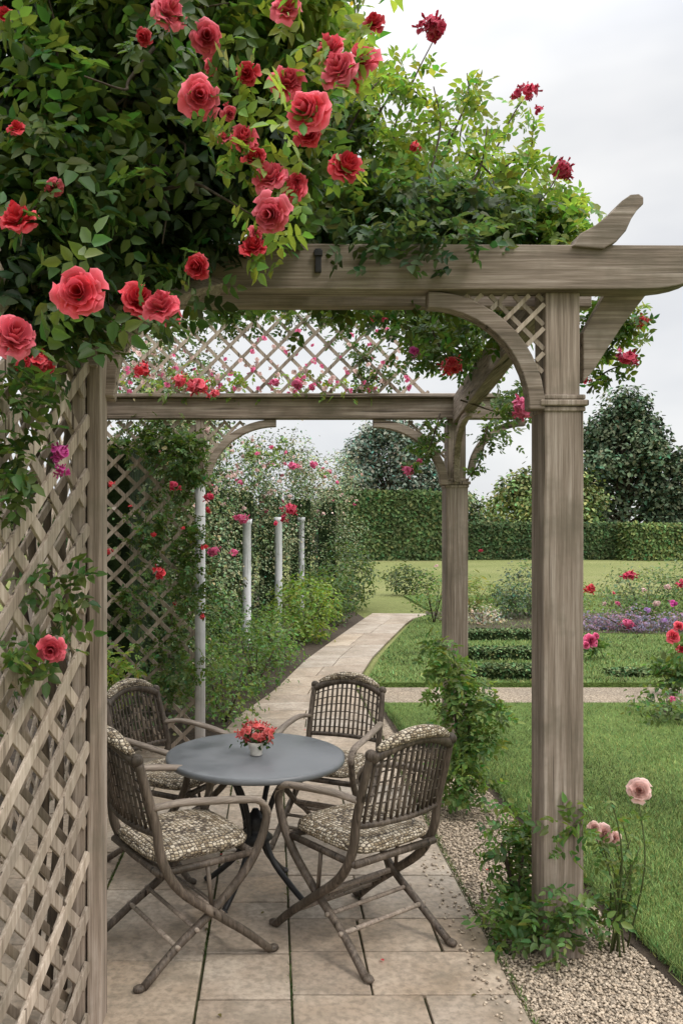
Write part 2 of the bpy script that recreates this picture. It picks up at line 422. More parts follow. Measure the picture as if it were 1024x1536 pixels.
U=nz(np.array((-.17,-.5,0.)))
lattice(T,np.array((-.575,2.58,.0)),U,(0,0,1),.75,2.30,.118,.034,.012)
lattice(T,np.array((-.63,2.66,.06)),U,(0,0,1),.75,2.22,.118,.024,.010)
T.build('trellis_slats',wlat,perg,.002)
T2=MB(); e=np.array((-.575,2.58,0))+U*.77
T2.box((e[0],e[1],1.15),(.05,.06,2.3)); T2.build('trellis_end_post',wz,perg,.003)
Z.build('posts',wz,perg,.005); X_.build('cross_beams',wx,perg,.004); Y_.build('side_beams',wy,perg,.004)
L_.build('lattice_panels',wlat,perg)
PL.tube([(-.50,5.70,0),(-.50,5.70,1.9)],.036,12,1)
PL.build('pale_column',wpale,perg)
for (x,y,h) in((-.35,11,1.74),(.08,12.9,1.80),(.52,15.5,1.85)):
    c=MB(); c.lathe([(.075,0),(.075,.06),(.058,.08),(.056,h-.08),(.068,h-.06),(.07,h)],(x,y,0),16); c.build('garden_column',wpale)

# ================================================================ GROUND
def sheet(name,poly,z,mat,z0=None,parent=None,bev=0):
    mb=MB()
    if z0 is None: mb.add([(x,y,z) for x,y in poly],[tuple(range(len(poly)))])
    else: mb.prism(poly,'z',z0,z)
    return mb.build(name,mat,parent,bev)
sheet('ground',[(-1500,-1500),(1500,-1500),(1500,2500),(-1500,2500)],-.02,mmeadow)
sheet('flower_bed_soil',[(-6,1),(-.1,1),(-.1,5.9),(.1,8),(.5,10.5),(1.7,15),(1.2,24),(-4,24),(-6,14)],-.012,msoil)
sheet('gravel_path',[(.78,0),(1.55,0),(1.48,2.5),(1.40,5.6),(1.05,6.15),(1.05,7.6),(16,7.6),(16,8.4),(.78,8.4)],-.004,mgrav)
sheet('patio_base',[(-1.3,0),(.815,0),(.815,8.4),(1.26,10.5),(2.44,14.9),(3.0,15.9),(1.9,16.1),(1.6,14.9),(.41,10.2),(0,8.1),(-.3,7),(-.45,6),(-1.3,6)],.002,mjoint)
S=MB(); g=.0042
def slab(x0,y0,x1,y1):
    j=lambda:rng.uniform(-.002,.002)
    S.prism([(x0+g+j(),y0+g+j()),(x1-g+j(),y0+g+j()),(x1-g+j(),y1-g+j()),(x0+g+j(),y1-g+j())],'z',-.01,.018+rng.uniform(-.002,.002))
for c0,c1 in((-1.28,-.72),(-.72,-.25),(-.25,.06)):
    y=1.2+rng.uniform(0,.3)
    while y<6:
        d=rng.choice([.3,.42,.55,.6]); slab(c0,y,c1,min(y+d,6.0)); y+=d
y=1.3
for d,sp in((.5,[.5]),(.5,[.35]),(.47,[.5]),(.29,[.33]),(.26,[.33,.62]),(.42,[.36]),(.5,[.52]),(.34,[]),(.5,[.4]),(.45,[.55]),(.47,[.3])):
    xs=[.06]+sp+[.81]
    for a,b in zip(xs[:-1],xs[1:]): slab(a,y,b,y+d)
    y+=d
lft=[(-.45,6.0),(-.3,7),(0,8.1),(.41,10.2),(1.6,14.9),(1.9,16.0)]; rgt=[(.81,6.0),(.81,7),(.81,8.4),(1.26,10.5),(2.44,14.9),(3.0,15.9)]
def interp(ps,t):
    q=np.array(ps); s=np.linspace(0,1,len(q)); return np.array((np.interp(t,s,q[:,0]),np.interp(t,s,q[:,1])))
N=17
for i in range(N):
    t0,t1=i/N,(i+1)/N; e=.0006
    a,b,c,d=interp(lft,t0+e),interp(rgt,t0+e),interp(rgt,t1-e),interp(lft,t1-e)
    m=rng.uniform(.35,.65)
    p=a+(b-a)*m; q=d+(c-d)*m; ex=np.array((g,0))
    S.prism([tuple(a),tuple(p-ex),tuple(q-ex),tuple(d)],'z',-.01,.018); S.prism([tuple(p+ex),tuple(b),tuple(c),tuple(q+ex)],'z',-.01,.018)
S.build('patio_paving',mslab,None,.004)
lawn1=[(1.50,0),(1.46,2.5),(1.40,3.2),(1.33,5.6),(1.0,6.2),(.98,7.5),(16,7.5),(16,0)]
lawn2=[(.93,8.5),(1.36,10.5),(2.52,14.9),(3.1,16.0),(3.2,20.5),(30,21),(30,8.5)]
for nm,p in(('lawn',lawn1),('lawn',lawn2)):
    sheet(nm,p,.028,mlawn,-.03)
sheet('lawn_edging',[(1.42,0),(1.50,0),(1.46,2.5),(1.40,3.2),(1.33,5.6),(1.0,6.2),(.98,7.5),(15,7.5),(15,7.62),(.93,7.62),(.94,6.15),(1.27,5.55),(1.34,3.2),(1.40,2.5)],.004,msoil)
def blades(name,pts,h,w,base,parent=None,z=.025):
    N=len(pts); P=np.concatenate([pts,np.full((N,1),z)],1)
    a=rng.uniform(0,6.28,N); s=np.stack([np.cos(a),np.sin(a),np.zeros(N)],1)*(w*rng.uniform(.7,1.3,N))[:,None]/2
    lean=np.concatenate([rng.normal(size=(N,2))*.5,np.ones((N,1))],1)*(h*rng.uniform(.5,1.25,N))[:,None]
    V=np.stack([P-s,P+s,P+lean],1).reshape(-1,3)
    cl=.72+.3*(np.sin(pts[:,0]*2.1+np.sin(pts[:,1]*1.3)*2)*.5+.5)+.22*np.sin(pts[:,0]*6+np.sin(pts[:,1]*5)*1.5)*np.sin(pts[:,1]*4.3)
    c=cvar(base,N,cl,.25)
    C=np.repeat(np.clip(c,.004,.6),3,axis=0)
    return fast(name,V,np.arange(3*N).reshape(-1,3),C,mfar,parent)
def sample(N,y0,y1,xl,xr,pw=2.0):
    t=rng.uniform(0,1,N); y=(y0**(1-pw)+t*(y1**(1-pw)-y0**(1-pw)))**(1/(1-pw))
    lo=np.interp(y,*xl); hi=xr(y); return np.stack([rng.uniform(lo,hi),y],1)
pts=sample(110000,2.4,7.5,([2.4,3.2,5.6,6.2,7.5],[1.45,1.39,1.32,1.0,.98]),lambda y:.56*y+.15)
blades('lawn_grass_blades',pts,.026,.0048,(.19,.265,.08))
pts=sample(36000,8.5,20,([8.5,10.5,14.9,16,20],[.95,1.38,2.55,3.1,3.2]),lambda y:.56*y+.2,1.5)
blades('lawn_grass_blades',pts,.035,.014,(.19,.26,.085))
pts=np.stack([np.interp(np.linspace(2.3,7.4,7000),[2.3,3.2,5.6,6.2,7.5],[1.455,1.395,1.325,1.0,.98])+rng.normal(size=7000)*.012,np.linspace(2.3,7.4,7000)],1)
blades('lawn_edge_tufts',pts,.04,.004,(.13,.20,.055),z=.015)
mp=[]
for xs in(-.25,.06,-.72): 
    yy=rng.uniform(2.4,6,1500); k=np.sin(yy*7+xs*9)+rng.normal(size=1500)*.5>.2; yy=yy[k]; mp.append(np.stack([xs+rng.normal(size=len(yy))*.004,yy],1))
yy=rng.uniform(2.3,8.2,2600); mp.append(np.stack([.815+np.abs(rng.normal(size=2600))*.012,yy],1))
blades('moss_tufts',np.concatenate(mp),.016,.004,(.10,.15,.035),z=.008)
N=24000
pp=sample(N,2.2,6.4,([2.2,6.4],[.825,.825]),lambda y:np.interp(y,[2.2,3.2,5.6,6.2,6.4],[1.42,1.34,1.27,1.0,1.0]),1.7)
st_=sample(300,2.4,6.0,([2.4,6.0],[.68,.68]),lambda y:.82+0*y,1.5); pz=np.concatenate([np.full(N,-.002),np.full(300,.018)]); pp=np.concatenate([pp,st_]); N+=300
OV=np.array([(1,0,0),(-1,0,0),(0,1,0),(0,-1,0),(0,0,1),(0,0,-1)],float); OF=np.array([(0,2,4),(2,1,4),(1,3,4),(3,0,4),(2,0,5),(1,2,5),(3,1,5),(0,3,5)])
r=rng.uniform(.0035,.0085,N); V=OV[None]*np.stack([r*rng.uniform(.8,1.4,N),r*rng.uniform(.8,1.3,N),r*.7],1)[:,None]
V*=rng.uniform(.75,1.2,(N,6,1))
a=rng.uniform(0,6.28,N); ca,sa=np.cos(a)[:,None],np.sin(a)[:,None]
V=np.stack([V[...,0]*ca-V[...,1]*sa,V[...,0]*sa+V[...,1]*ca,V[...,2]],-1)
V+=np.stack([pp[:,0],pp[:,1],pz+r*.45],1)[:,None]
fast('gravel_pebbles',V.reshape(-1,3),(OF[None]+np.arange(N)[:,None,None]*6).reshape(-1,3),None,mpebble)
fl=Leaves(); n=44; pos=np.stack([rng.uniform(-.9,1.3,n),rng.uniform(2.5,6.5,n),np.full(n,.025)],1)
d_=nz(np.concatenate([rng.normal(size=(n,2)),np.zeros((n,1))],1)); n_=np.tile((0,0,1.),(n,1))
cc_=np.where(rng.uniform(size=(n,1))<.3,np.array([[.55,.06,.08]]),np.array([[.12,.10,.035]])); fl.add(pos,d_,n_,.02,.012,cc_); fl.build('fallen_petals')
# ================================================================ CHAIRS
def chair(x,y,face,s=.93):
    rz=math.atan2(face[1],face[0]); e=empty('patio_chair',(x,y,.018),rz,s)
    fr=MB(); ar=MB(); wv=MB()
    for s in(1,-1):
        w=.225*s
        fr.tube([(-.285,w*.98,.83),(-.255,w,.72),(-.215,w,.58),(-.195,w,.46),(-.12,w*1.0,.33),(.04,w*1.02,.2),(.17,w*1.04,.10),(.27,w*1.06,.012)],[.017,.017,.018,.019,.019,.018,.017,.016],10)
        fr.tube([(.235,w*1.05,.60),(.255,w*1.05,.54),(.225,w*1.03,.44),(.16,w*1.0,.34),(.03,w*.94,.215),(-.12,w*.95,.12),(-.27,w*1.02,.012)],[.015,.017,.018,.018,.017,.016,.016],10)
        fr.ball((.285,w*1.06,.013),(.026,.02,.015)); fr.ball((-.285,w*1.02,.013),(.026,.02,.015))
        ar.tube([(-.235,w,.655),(-.14,w*1.13,.668),(0,w*1.17,.655),(.13,w*1.14,.635),(.22,w*1.07,.61),(.262,w*1.04,.555),(.245,w*1.03,.50)],[.014,.017,.018,.018,.017,.015,.011],10,5,(1.25,.8))
        fr.tube([(-.20,w*.97,.405),(.20,w*.97,.405)],.014,8,1)
        fr.ball((-.29,w*.98,.84),(.024,.024,.024))
        fr.tube([(.0,w*.97,.40),(.02,w*.97,.22)],.009,8,1)
    for px,pz_,r in((.035,.21,.012),(.17,.10,.010),(-.13,.118,.010),(.11,.15,.009),(-.05,.165,.009)):
        ar.tube([(px,-.235,pz_),(px,.235,pz_)],r,8,1)
    for px in(-.2,.2): fr.tube([(px,-.22,.405),(px,.22,.405)],.015,8,1)
    def bx(s,t):
        return (-.212-.07*t-.035*(1-s*s), s*.215, .555+t*(.265+.055*(1-s*s)))
    ss=np.linspace(-1,1,9)
    fr.tube([bx(s,1) for s in ss],.021,10,4); fr.tube([bx(s,0) for s in ss],.013,8,3)
    for s in np.linspace(-.9,.9,14): fr.tube([bx(s,0),bx(s,.5),bx(s,1)],.0068,6,2)
    for t in np.linspace(.14,.86,6): fr.tube([np.array(bx(s,t))+np.array((.006*(-1)**i,0,0)) for i,s in enumerate(np.linspace(-.98,.98,15))],.0034,5,2)
    wv.tube([np.array(bx(s,1))+np.array((-.008,0,.028)) for s in np.linspace(-.9,.9,9)],[.012,.024,.029,.031,.031,.031,.029,.024,.012],12,4,(1,.85))
    n=28; m=7; vs=[];fs=[]
    for i in range(m+1):
        t=-math.pi/2+math.pi*i/m; cz=math.sin(t); cr=max(math.cos(t),0)**.35
        for k in range(n):
            a=2*math.pi*k/n; c,s_=math.cos(a),math.sin(a); q=(abs(c)**5+abs(s_)**5)**(-1/5)
            vs.append((.0+.222*cr*q*c,.218*cr*q*s_,.447+.036*cz*(1 if cz>0 else .8)+ .012*(cz>0)*(1-min(1,(cr*q*.8)**2))))
    for i in range(m):
        for k in range(n): fs.append((i*n+k,i*n+(k+1)%n,(i+1)*n+(k+1)%n,(i+1)*n+k))
    fs.append(tuple(range(n-1,-1,-1))); fs.append(tuple(m*n+k for k in range(n)))
    wv.add(vs,fs,True)
    fr.build('frame',wchair,e); ar.build('armrests',warm,e); wv.build('woven_cushion',mweave,e)
chair(.335,3.18,(-.60,.80),.92)
chair(-.34,3.10,(.84,.54),.92)
chair(-.47,3.95,(.80,-.45),.88)
chair(.28,4.16,(-.45,-.89),.86)
# ================================================================ TABLE
tc=(-.076,3.55,0.018); tab=empty('round_garden_table',tc); t=MB()
t.lathe([(.362,.565),(.376,.57),(.380,.58),(.378,.592),(.365,.597),(.0001,.5975)],(0,0,0),64); t.build('table_top',mtable,tab)
t=MB()
for k in range(4):
    a=math.pi/4+k*math.pi/2+.25; c,s=math.cos(a),math.sin(a)
    t.tube([(r*c,r*s,z) for r,z in((.24,.568),(.17,.53),(.10,.44),(.055,.32),(.05,.24),(.09,.15),(.17,.07),(.24,.012))],[.011,.012,.012,.012,.013,.013,.013,.012],8)
    t.ball((.245*c,.245*s,.012),(.02,.02,.013))
t.lathe([(.02,.20),(.05,.215),(.075,.24),(.05,.265),(.035,.28),(.055,.30),(.03,.33),(.012,.36)],(0,0,0),20)
t.lathe([(.25,.545),(.26,.55),(.26,.566),(.25,.567)],(0,0,0),40)
t.build('iron_legs',mhub,tab)
vs=empty('flower_pot',(-.072,3.51,.6165)); t=MB()
t.lathe([(.022,0),(.026,.004),(.024,.012),(.033,.035),(.038,.055),(.036,.058),(.030,.05)],(0,0,0),24); t.build('pot',mcup,vs)
P=Pet()
for i in range(60):
    d=nz(rng.normal(size=3)+np.array((0,0,.5))); p=np.array((0,0,.092))+d*np.array((.088,.08,.05))*rng.uniform(.5,1)
    P.rose(p,.014*rng.uniform(.8,1.3),d,np.array((.80,.09,.075))*rng.uniform(.75,1.2)+np.array((0,.05,.05))*rng.uniform(0,1.5),2,4,3,4,.15)
P.build('blooms',vs)
Lv=Leaves(); foliage(Lv,[((0,0,.07),(.07,.065,.03),26)],.022,(.06,.12,.03),6,.012,'leaf'); Lv.build('leaves',vs)

# ================================================================ CLIMBING ROSE
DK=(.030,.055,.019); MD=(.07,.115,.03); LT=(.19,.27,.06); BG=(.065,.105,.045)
cr=empty('climbing_rose')
Lv=Leaves()
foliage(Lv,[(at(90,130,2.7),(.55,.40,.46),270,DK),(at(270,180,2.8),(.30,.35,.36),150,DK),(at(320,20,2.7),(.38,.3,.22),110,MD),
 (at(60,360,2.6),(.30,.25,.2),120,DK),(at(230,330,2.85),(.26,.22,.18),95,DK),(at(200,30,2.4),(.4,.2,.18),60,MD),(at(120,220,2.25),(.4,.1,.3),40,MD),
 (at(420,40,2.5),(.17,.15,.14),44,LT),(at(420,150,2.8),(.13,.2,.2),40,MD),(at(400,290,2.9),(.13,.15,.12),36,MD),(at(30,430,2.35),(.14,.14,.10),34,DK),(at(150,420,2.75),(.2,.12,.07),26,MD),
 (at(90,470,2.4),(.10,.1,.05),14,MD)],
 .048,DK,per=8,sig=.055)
foliage(Lv,[(at(25,700,2.15),(.05,.05,.08),8,MD),(at(92,890,2.33),(.02,.03,.09),6,MD),(at(10,590,2.1),(.04,.05,.06),6,MD),(at(40,1000,2.2),(.03,.03,.05),3,MD),(at(60,545,2.3),(.06,.04,.04),6,MD)],.036,MD,per=5,sig=.03)
big=[(22,503,38,CORAL),(118,438,40,CORAL),(25,325,30,RED),(208,447,29,RED),(242,455,31,CORAL),(295,400,21,RED),(300,143,31,CORAL),(310,55,28,CORAL),(255,15,30,CORAL),(215,55,14,RED),
 (365,205,24,CORAL),(405,262,28,CORAL),(405,322,31,CORAL),(380,368,22,RED),(445,272,16,CORAL),(432,120,26,CORAL),(460,165,37,CORAL),(507,100,30,CORAL),(540,90,29,CORAL),(495,70,26,CORAL),(560,32,18,RED),(520,248,28,RED),(370,110,19,RED),
 (430,8,24,CORAL),(77,975,23,CORAL),(25,190,14,RED),(378,235,16,RED),(345,170,12,CORAL),(318,100,13,CORAL),(462,200,20,RED),(80,280,14,CORAL),(258,475,18,CORAL),(385,350,14,CORAL),(8,20,15,RED),(525,118,20,CORAL),(440,285,18,CORAL),(385,235,14,RED),(335,205,11,CORAL)]
P=Pet()
for u,v,r,c in big:
    Y=min(max(1250*.047/r,1.45),2.10)
    if v>900: Y=2.2
    R=r*Y/1250*.96; p=at(u,v,Y)
    col=np.array(c)*rng.uniform(.88,1.12)
    if c is CORAL and rng.uniform()<.5: col=col*.55+np.array((.80,.14,.19))*.45
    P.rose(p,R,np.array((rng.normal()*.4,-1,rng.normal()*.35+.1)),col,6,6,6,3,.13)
    m=6; q=p+np.array((0,R*.8,0))+rng.normal(size=(m,3))*R*.7
    sprays(Lv,q,np.tile((0,-.3,-.1),(m,1)),.034,np.array(MD if u<330 else LT),rng.uniform(.7,1.3,m),.55,.3,.6)
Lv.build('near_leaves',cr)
Lv=Leaves()
foliage(Lv,[(at(500,330,3.35),(.24,.24,.11),84,MD),(at(630,335,3.4),(.34,.28,.09),100,BG),(at(760,345,3.5),(.26,.28,.05),54,MD),(at(845,352,3.4),(.12,.2,.04),20,LT),
 (at(560,240,3.7),(.28,.22,.20),34,LT),(at(660,275,3.8),(.32,.22,.10),36,LT),(at(770,315,3.8),(.24,.2,.06),24,LT),(at(490,180,3.5),(.16,.22,.26),44,MD),
 (at(590,362,2.97),(.25,.025,.025),10,BG),(at(700,362,2.97),(.14,.025,.025),6,BG),
 ((1.0,4.4,2.60),(.3,1.0,.05),60,MD),((.4,3.5,2.60),(.75,.25,.05),56,MD),
 (at(655,480,4.8),(.14,.25,.14),26,MD),(at(600,455,4.7),(.25,.25,.07),34,MD),(at(450,440,4.2),(.5,.25,.04),30,MD),(at(320,440,4.2),(.3,.25,.04),14,MD)],
 .042,MD,per=7,sig=.05)
foliage(Lv,[(at(925,500,4.0),(.10,.1,.14),24,LT),(at(770,600,5.2),(.10,.1,.08),14,MD),(at(735,650,5.5),(.08,.1,.08),8,MD),(at(640,670,5.6),(.06,.06,.12),8,MD),(at(900,480,3.9),(.06,.1,.10),14,MD)],.036,MD,per=6,sig=.04)
foliage(Lv,[(at(275,700,5.55),(.10,.06,.26),44),(at(285,850,5.55),(.08,.06,.4),38),(at(230,660,5.6),(.25,.05,.10),34),(at(210,900,5.6),(.2,.04,.4),16),(at(265,1000,5.55),(.14,.06,.25),26),
 (at(230,780,5.6),(.14,.05,.3),14),(at(175,1020,5.3),(.1,.1,.2),16,LT)],.032,MD,per=7,sig=.045)
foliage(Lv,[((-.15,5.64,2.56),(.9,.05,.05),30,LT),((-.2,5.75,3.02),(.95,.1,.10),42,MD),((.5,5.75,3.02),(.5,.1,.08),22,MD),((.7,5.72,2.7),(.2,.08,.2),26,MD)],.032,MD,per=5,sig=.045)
stem=MB()
def shoot(pts,n,L,base):
    pts=[np.array(p) for p in pts]; stem.tube(pts,[.006,.0025],5,4)
    q=np.array(pts); s=np.linspace(0,1,len(q)); tt=rng.uniform(.1,1,n)
    pos=np.stack([np.interp(tt,s,q[:,i]) for i in range(3)],1)+rng.normal(size=(n,3))*.015
    out=nz(rng.normal(size=(n,3))); sprays(Lv,pos,out,L,np.array(base),rng.uniform(.7,1.4,n),.5,.5,.2)
sh=[[(600,300),(590,200),(620,120),(650,60)],[(700,300),(740,230),(770,170),(792,140)],[(760,330),(810,300),(835,265)],[(560,250),(545,160),(580,100)],[(690,290),(690,200),(715,120)],
 [(640,280),(660,190),(650,130)],[(600,250),(640,180),(690,150),(720,160)],[(740,300),(790,250),(800,175)],[(520,200),(560,130),(600,100)],[(780,330),(840,330),(885,330)],[(500,150),(520,60),(540,10)],[(560,180),(600,130),(640,150)],[(720,290),(770,240),(800,240)],
 [(620,300),(610,240),(640,200)],[(680,310),(720,250),(730,190)],[(540,280),(500,200),(520,140)],[(800,345),(850,320),(875,300)],[(720,320),(740,270),(700,230)],[(660,240),(700,150),(700,110)],[(580,200),(560,120),(570,90)]]
for i,p in enumerate(sh):
    Y=3.6+.25*math.sin(i*2.1); shoot([at(u,v,Y+.05*k) for k,(u,v) in enumerate(p)],24,.040,LT)
for p,Y in(([(880,560),(915,520),(950,490)],4.0),([(880,590),(905,560),(940,545)],4.0),([(905,450),(930,480),(955,485)],3.9),([(690,600),(760,620),(800,600)],5.0),([(730,640),(720,690),(700,720)],5.4),([(660,620),(640,680),(612,708)],5.4),
  ([(540,400),(560,420),(555,460)],4.3),([(640,420),(650,500),(680,550)],4.2),([(600,430),(610,480),(620,530)],4.3),([(660,430),(690,480),(700,520)],4.1),([(700,430),(720,470),(740,490)],3.9)):
    shoot([at(u,v,Y) for u,v in p],20,.036,MD)
Lv.build('roof_leaves',cr)
for i in range(40):
    a=at(rng.uniform(0,300),rng.uniform(0,330),rng.uniform(2.2,2.8)); pts=[a]; d=nz(rng.normal(size=3)*np.array((1,.6,.6)))
    for k in range(3): d=nz(d+rng.normal(size=3)*.4); pts.append(pts[-1]+d*.12)
    stem.tube(pts,[.006,.002],5,3)
for i in range(4):
    x=-.66-.05*i; stem.tube([(x,2.8,0),(x+.03,2.85,.8),(x-.05,2.8,1.5),(x,2.85,2.3),(x+.02,2.9,2.8)],[.018,.01],6,5)
stem.build('stems',mbark,cr)
for u,v,Y,r,n,c in [(650,45,3.6,.075,22,CRIM),(790,138,3.7,.05,14,CRIM),(775,142,3.7,.035,8,CRIM),(806,168,3.7,.03,6,CRIM),(840,257,3.6,.06,18,CRIM),(622,223,3.4,.032,8,RED),
 (557,455,4.2,.045,10,CRIM),(550,478,4.2,.035,7,CRIM),(578,480,4.2,.025,5,CRIM),(678,550,4.1,.065,16,RED),(620,528,4.1,.045,10,MAG),(783,612,4.9,.085,22,PINK),(612,708,5.4,.06,14,PINK),(630,692,5.4,.03,5,PINK),
 (213,555,5.0,.06,14,RED),(270,572,5.3,.06,12,CORAL),(298,580,5.3,.08,18,CORAL),(322,592,5.3,.05,10,CORAL),(412,574,5.5,.05,8,PINK),(443,576,5.5,.06,10,PINK),(468,580,5.5,.04,6,PINK),
 (960,482,3.85,.038,10,RED),(940,540,3.85,.055,16,CRIM),(925,530,3.85,.03,6,PINK),(880,570,3.9,.028,6,CRIM),(932,468,3.9,.02,4,PALE),(263,728,5.4,.045,10,CRIM),(168,728,5.4,.035,7,RED),(315,745,5.5,.05,9,CRIM),(312,765,5.5,.035,5,RED),
 (362,778,5.6,.055,12,PINK),(435,765,8,.09,16,CRIM),(428,778,8,.06,8,CRIM),(350,828,7,.05,8,PINK),(322,826,5.5,.06,10,PINK),(230,800,5.4,.03,6,RED),(165,828,5.4,.035,6,RED),(240,860,5.4,.055,10,RED),(303,925,5.5,.035,7,RED),
 (275,793,5.5,.025,5,RED),(195,760,5.5,.022,4,RED),(262,905,5.5,.02,4,RED),(307,820,5.5,.03,6,RED),(90,680,2.15,.030,12,MAG),(92,705,2.15,.026,10,MAG),(86,690,2.15,.02,6,MAG),(60,548,2.2,.04,12,RED),(30,550,2.2,.03,8,RED),(335,165,2.2,.025,5,CORAL),
 (440,700,9,.07,8,PINK),(470,697,11,.08,8,PINK),(414,786,7,.04,6,CRIM)]:
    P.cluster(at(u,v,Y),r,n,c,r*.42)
P.build('blooms',cr)
P=Pet()
for i in range(170):
    p=np.array((rng.uniform(-1.15,.9),5.63+rng.normal()*.06,2.5+abs(rng.normal())*.2)); P.rose(p,rng.uniform(.012,.024),(rng.normal(),-1,.5),np.array(PALE if rng.uniform()<.6 else PINK)*rng.uniform(.7,1.1),2,3,3,4)
P.build('small_blooms',cr)

# ================================================================ LEFT FLOWERING HEDGE
fh=empty('flowering_climber_hedge')
cl_=np.array([(-1.05,6.2),(-1.05,7.5),(-1.05,9.),(-1.0,10.5),(-.78,12.),(-.40,13.5),(.05,15.),(.65,16.5),(1.25,18.0)])
Lv=Leaves(); P=Pet(); core=MB()
for i,(x,y) in enumerate(cl_):
    for j in range(2):
        yy=y+j*.75; xx=x+ (j*.75*(cl_[min(i+1,len(cl_)-1)][0]-x)/1.5); hgt=2.8+.28*math.sin(i*2.3+j*1.7)
        for z in(.35,.9,1.5,2.1,hgt-.1):
            rx=.42+.09*rng.normal()-(.1 if z>2 else 0)
            col=np.array((.13,.18,.07))*rng.uniform(.75,1.2) if rng.uniform()<.55 else np.array((.22,.26,.14))*rng.uniform(.85,1.15)
            foliage(Lv,[((xx+rng.normal()*.12,yy,z),(rx,.55,.42),int(75 if y<11 else 60),col)],.038 if y<9 else .048,MD,per=11,sig=.085,kind='leaf',ratio=.6,shell=.55)
            foliage(Lv,[((xx+rng.normal()*.07,yy,z),(rx,.55,.42),6 if z>1.2 else 2,(.52,.46,.40))],.032,MD,per=6,sig=.06,kind='leaf',ratio=.9,shell=.8)
    core.box((x-.12,y+.35,1.1),(.36,1.6,2.2))  # solid dark boxes filling the hedge behind its leaves
    for k in range(26 if y>8 else 10):
        p=np.array((x+rng.normal()*.3+.1,y+rng.uniform(0,1.5),rng.uniform(1.9,3.0))); p[1]-=.3
        c=PALE if rng.uniform()<.8 else PINK
        P.cluster(p,.06,5,np.array(c)*rng.uniform(.8,1.1),.025)
for k in range(46):
    s=rng.uniform(0,1)*8; i=int(s); f=s-i; i2=min(i+1,8); b=cl_[i]*(1-f)+cl_[i2]*f
    hh=rng.uniform(.2,.6); p0=np.array((b[0]+rng.normal()*.2,b[1],2.6)); 
    pts=[p0,p0+np.array((rng.normal()*.1,-.05,hh*.6)),p0+np.array((rng.normal()*.25,-.1,hh))]
    n=18; q=np.array(pts); tt=rng.uniform(.2,1,n); pos=np.stack([np.interp(tt,[0,.5,1],q[:,a]) for a in range(3)],1)+rng.normal(size=(n,3))*.03
    sprays(Lv,pos,nz(rng.normal(size=(n,3))),.04,np.array(LT),rng.uniform(.7,1.3,n))
Lv.build('leaves',fh,mfar); P.build('blossoms',fh); core.build('dark_core',mhedge,fh)

def shrub(name,blobs,L,base,per=9,sig=.06,kind='leaf',ratio=.5,mat=None,shell=.2,flowers=None):
    e=empty(name); Lv=Leaves(); foliage(Lv,blobs,L,base,per,sig,kind,ratio,shell); Lv.build('leaves',e,mat)
    c=blobs[0][0]; st=MB()
    for i in range(6):
        a=rng.uniform(0,6.28); r=np.array(blobs[0][1]); st.tube([(c[0],c[1],-.02),(c[0]+r[0]*.3*math.cos(a),c[1]+r[1]*.3*math.sin(a),c[2]*.7),(c[0]+r[0]*.7*math.cos(a),c[1]+r[1]*.7*math.sin(a),c[2]+r[2]*.5)],[.012,.004],5,3)
    st.build('stems',mbark,e)
    if flowers:
        P=Pet()
        for p,r,n,cc in flowers: P.cluster(np.array(p),r,n,cc,r*.4)
        P.build('blooms',e)
    return e
shrub('border_shrub',[((-.40,6.9,.28),(.32,.7,.38),180),((-.6,6.5,.6),(.2,.45,.4),80)],.036,(.12,.19,.055))
shrub('border_shrub',[((-.18,8.3,.3),(.34,.7,.36),170),((-.5,8.6,.6),(.25,.7,.4),90)],.042,(.09,.155,.045))
shrub('border_shrub',[((.0,9.8,.32),(.36,.7,.38),160)],.048,(.12,.20,.055))
shrub('border_shrub',[((.42,12.0,.42),(.5,.7,.5),220),((.62,12.6,.5),(.4,.5,.4),100)],.06,(.15,.22,.045))
shrub('border_shrub',[((1.0,14.4,.5),(.5,.8,.55),180)],.065,(.09,.14,.05))
shrub('border_shrub',[((1.5,16.8,.65),(.6,.8,.8),180)],.075,(.08,.12,.045))
shrub('border_shrub',[((-1.35,3.2,1.2),(.18,.9,1.1),160)],.045,(.08,.13,.035),kind='spray')
shrub('border_shrub',[((-2.0,4.0,1.2),(.4,1.6,1.2),130)],.06,(.07,.11,.035),kind='spray')
shrub('border_shrub',[((-1.0,6.6,1.0),(.5,.4,1.0),140)],.05,(.06,.095,.03))
PLT=(.125,.195,.055)
shrub('trailing_climber',[(at(695,1080,4.7),(.10,.11,.30),40,PLT),(at(690,1170,4.6),(.12,.12,.12),32),(at(670,1000,4.7),(.08,.1,.20),26),(at(725,1060,4.6),(.10,.1,.06),12),(at(715,1115,4.6),(.14,.1,.05),12)],.036,PLT,6,.045,'spray')
shrub('rose_bush',[(at(775,1300,3.3),(.09,.12,.15),32),(at(765,1375,3.15),(.09,.1,.05),20),(at(850,1385,2.98),(.05,.04,.08),12),(at(790,1240,3.4),(.07,.1,.07),12),(at(850,1245,2.98),(.04,.02,.03),4)],.034,(.10,.165,.045),6,.042,'spray')
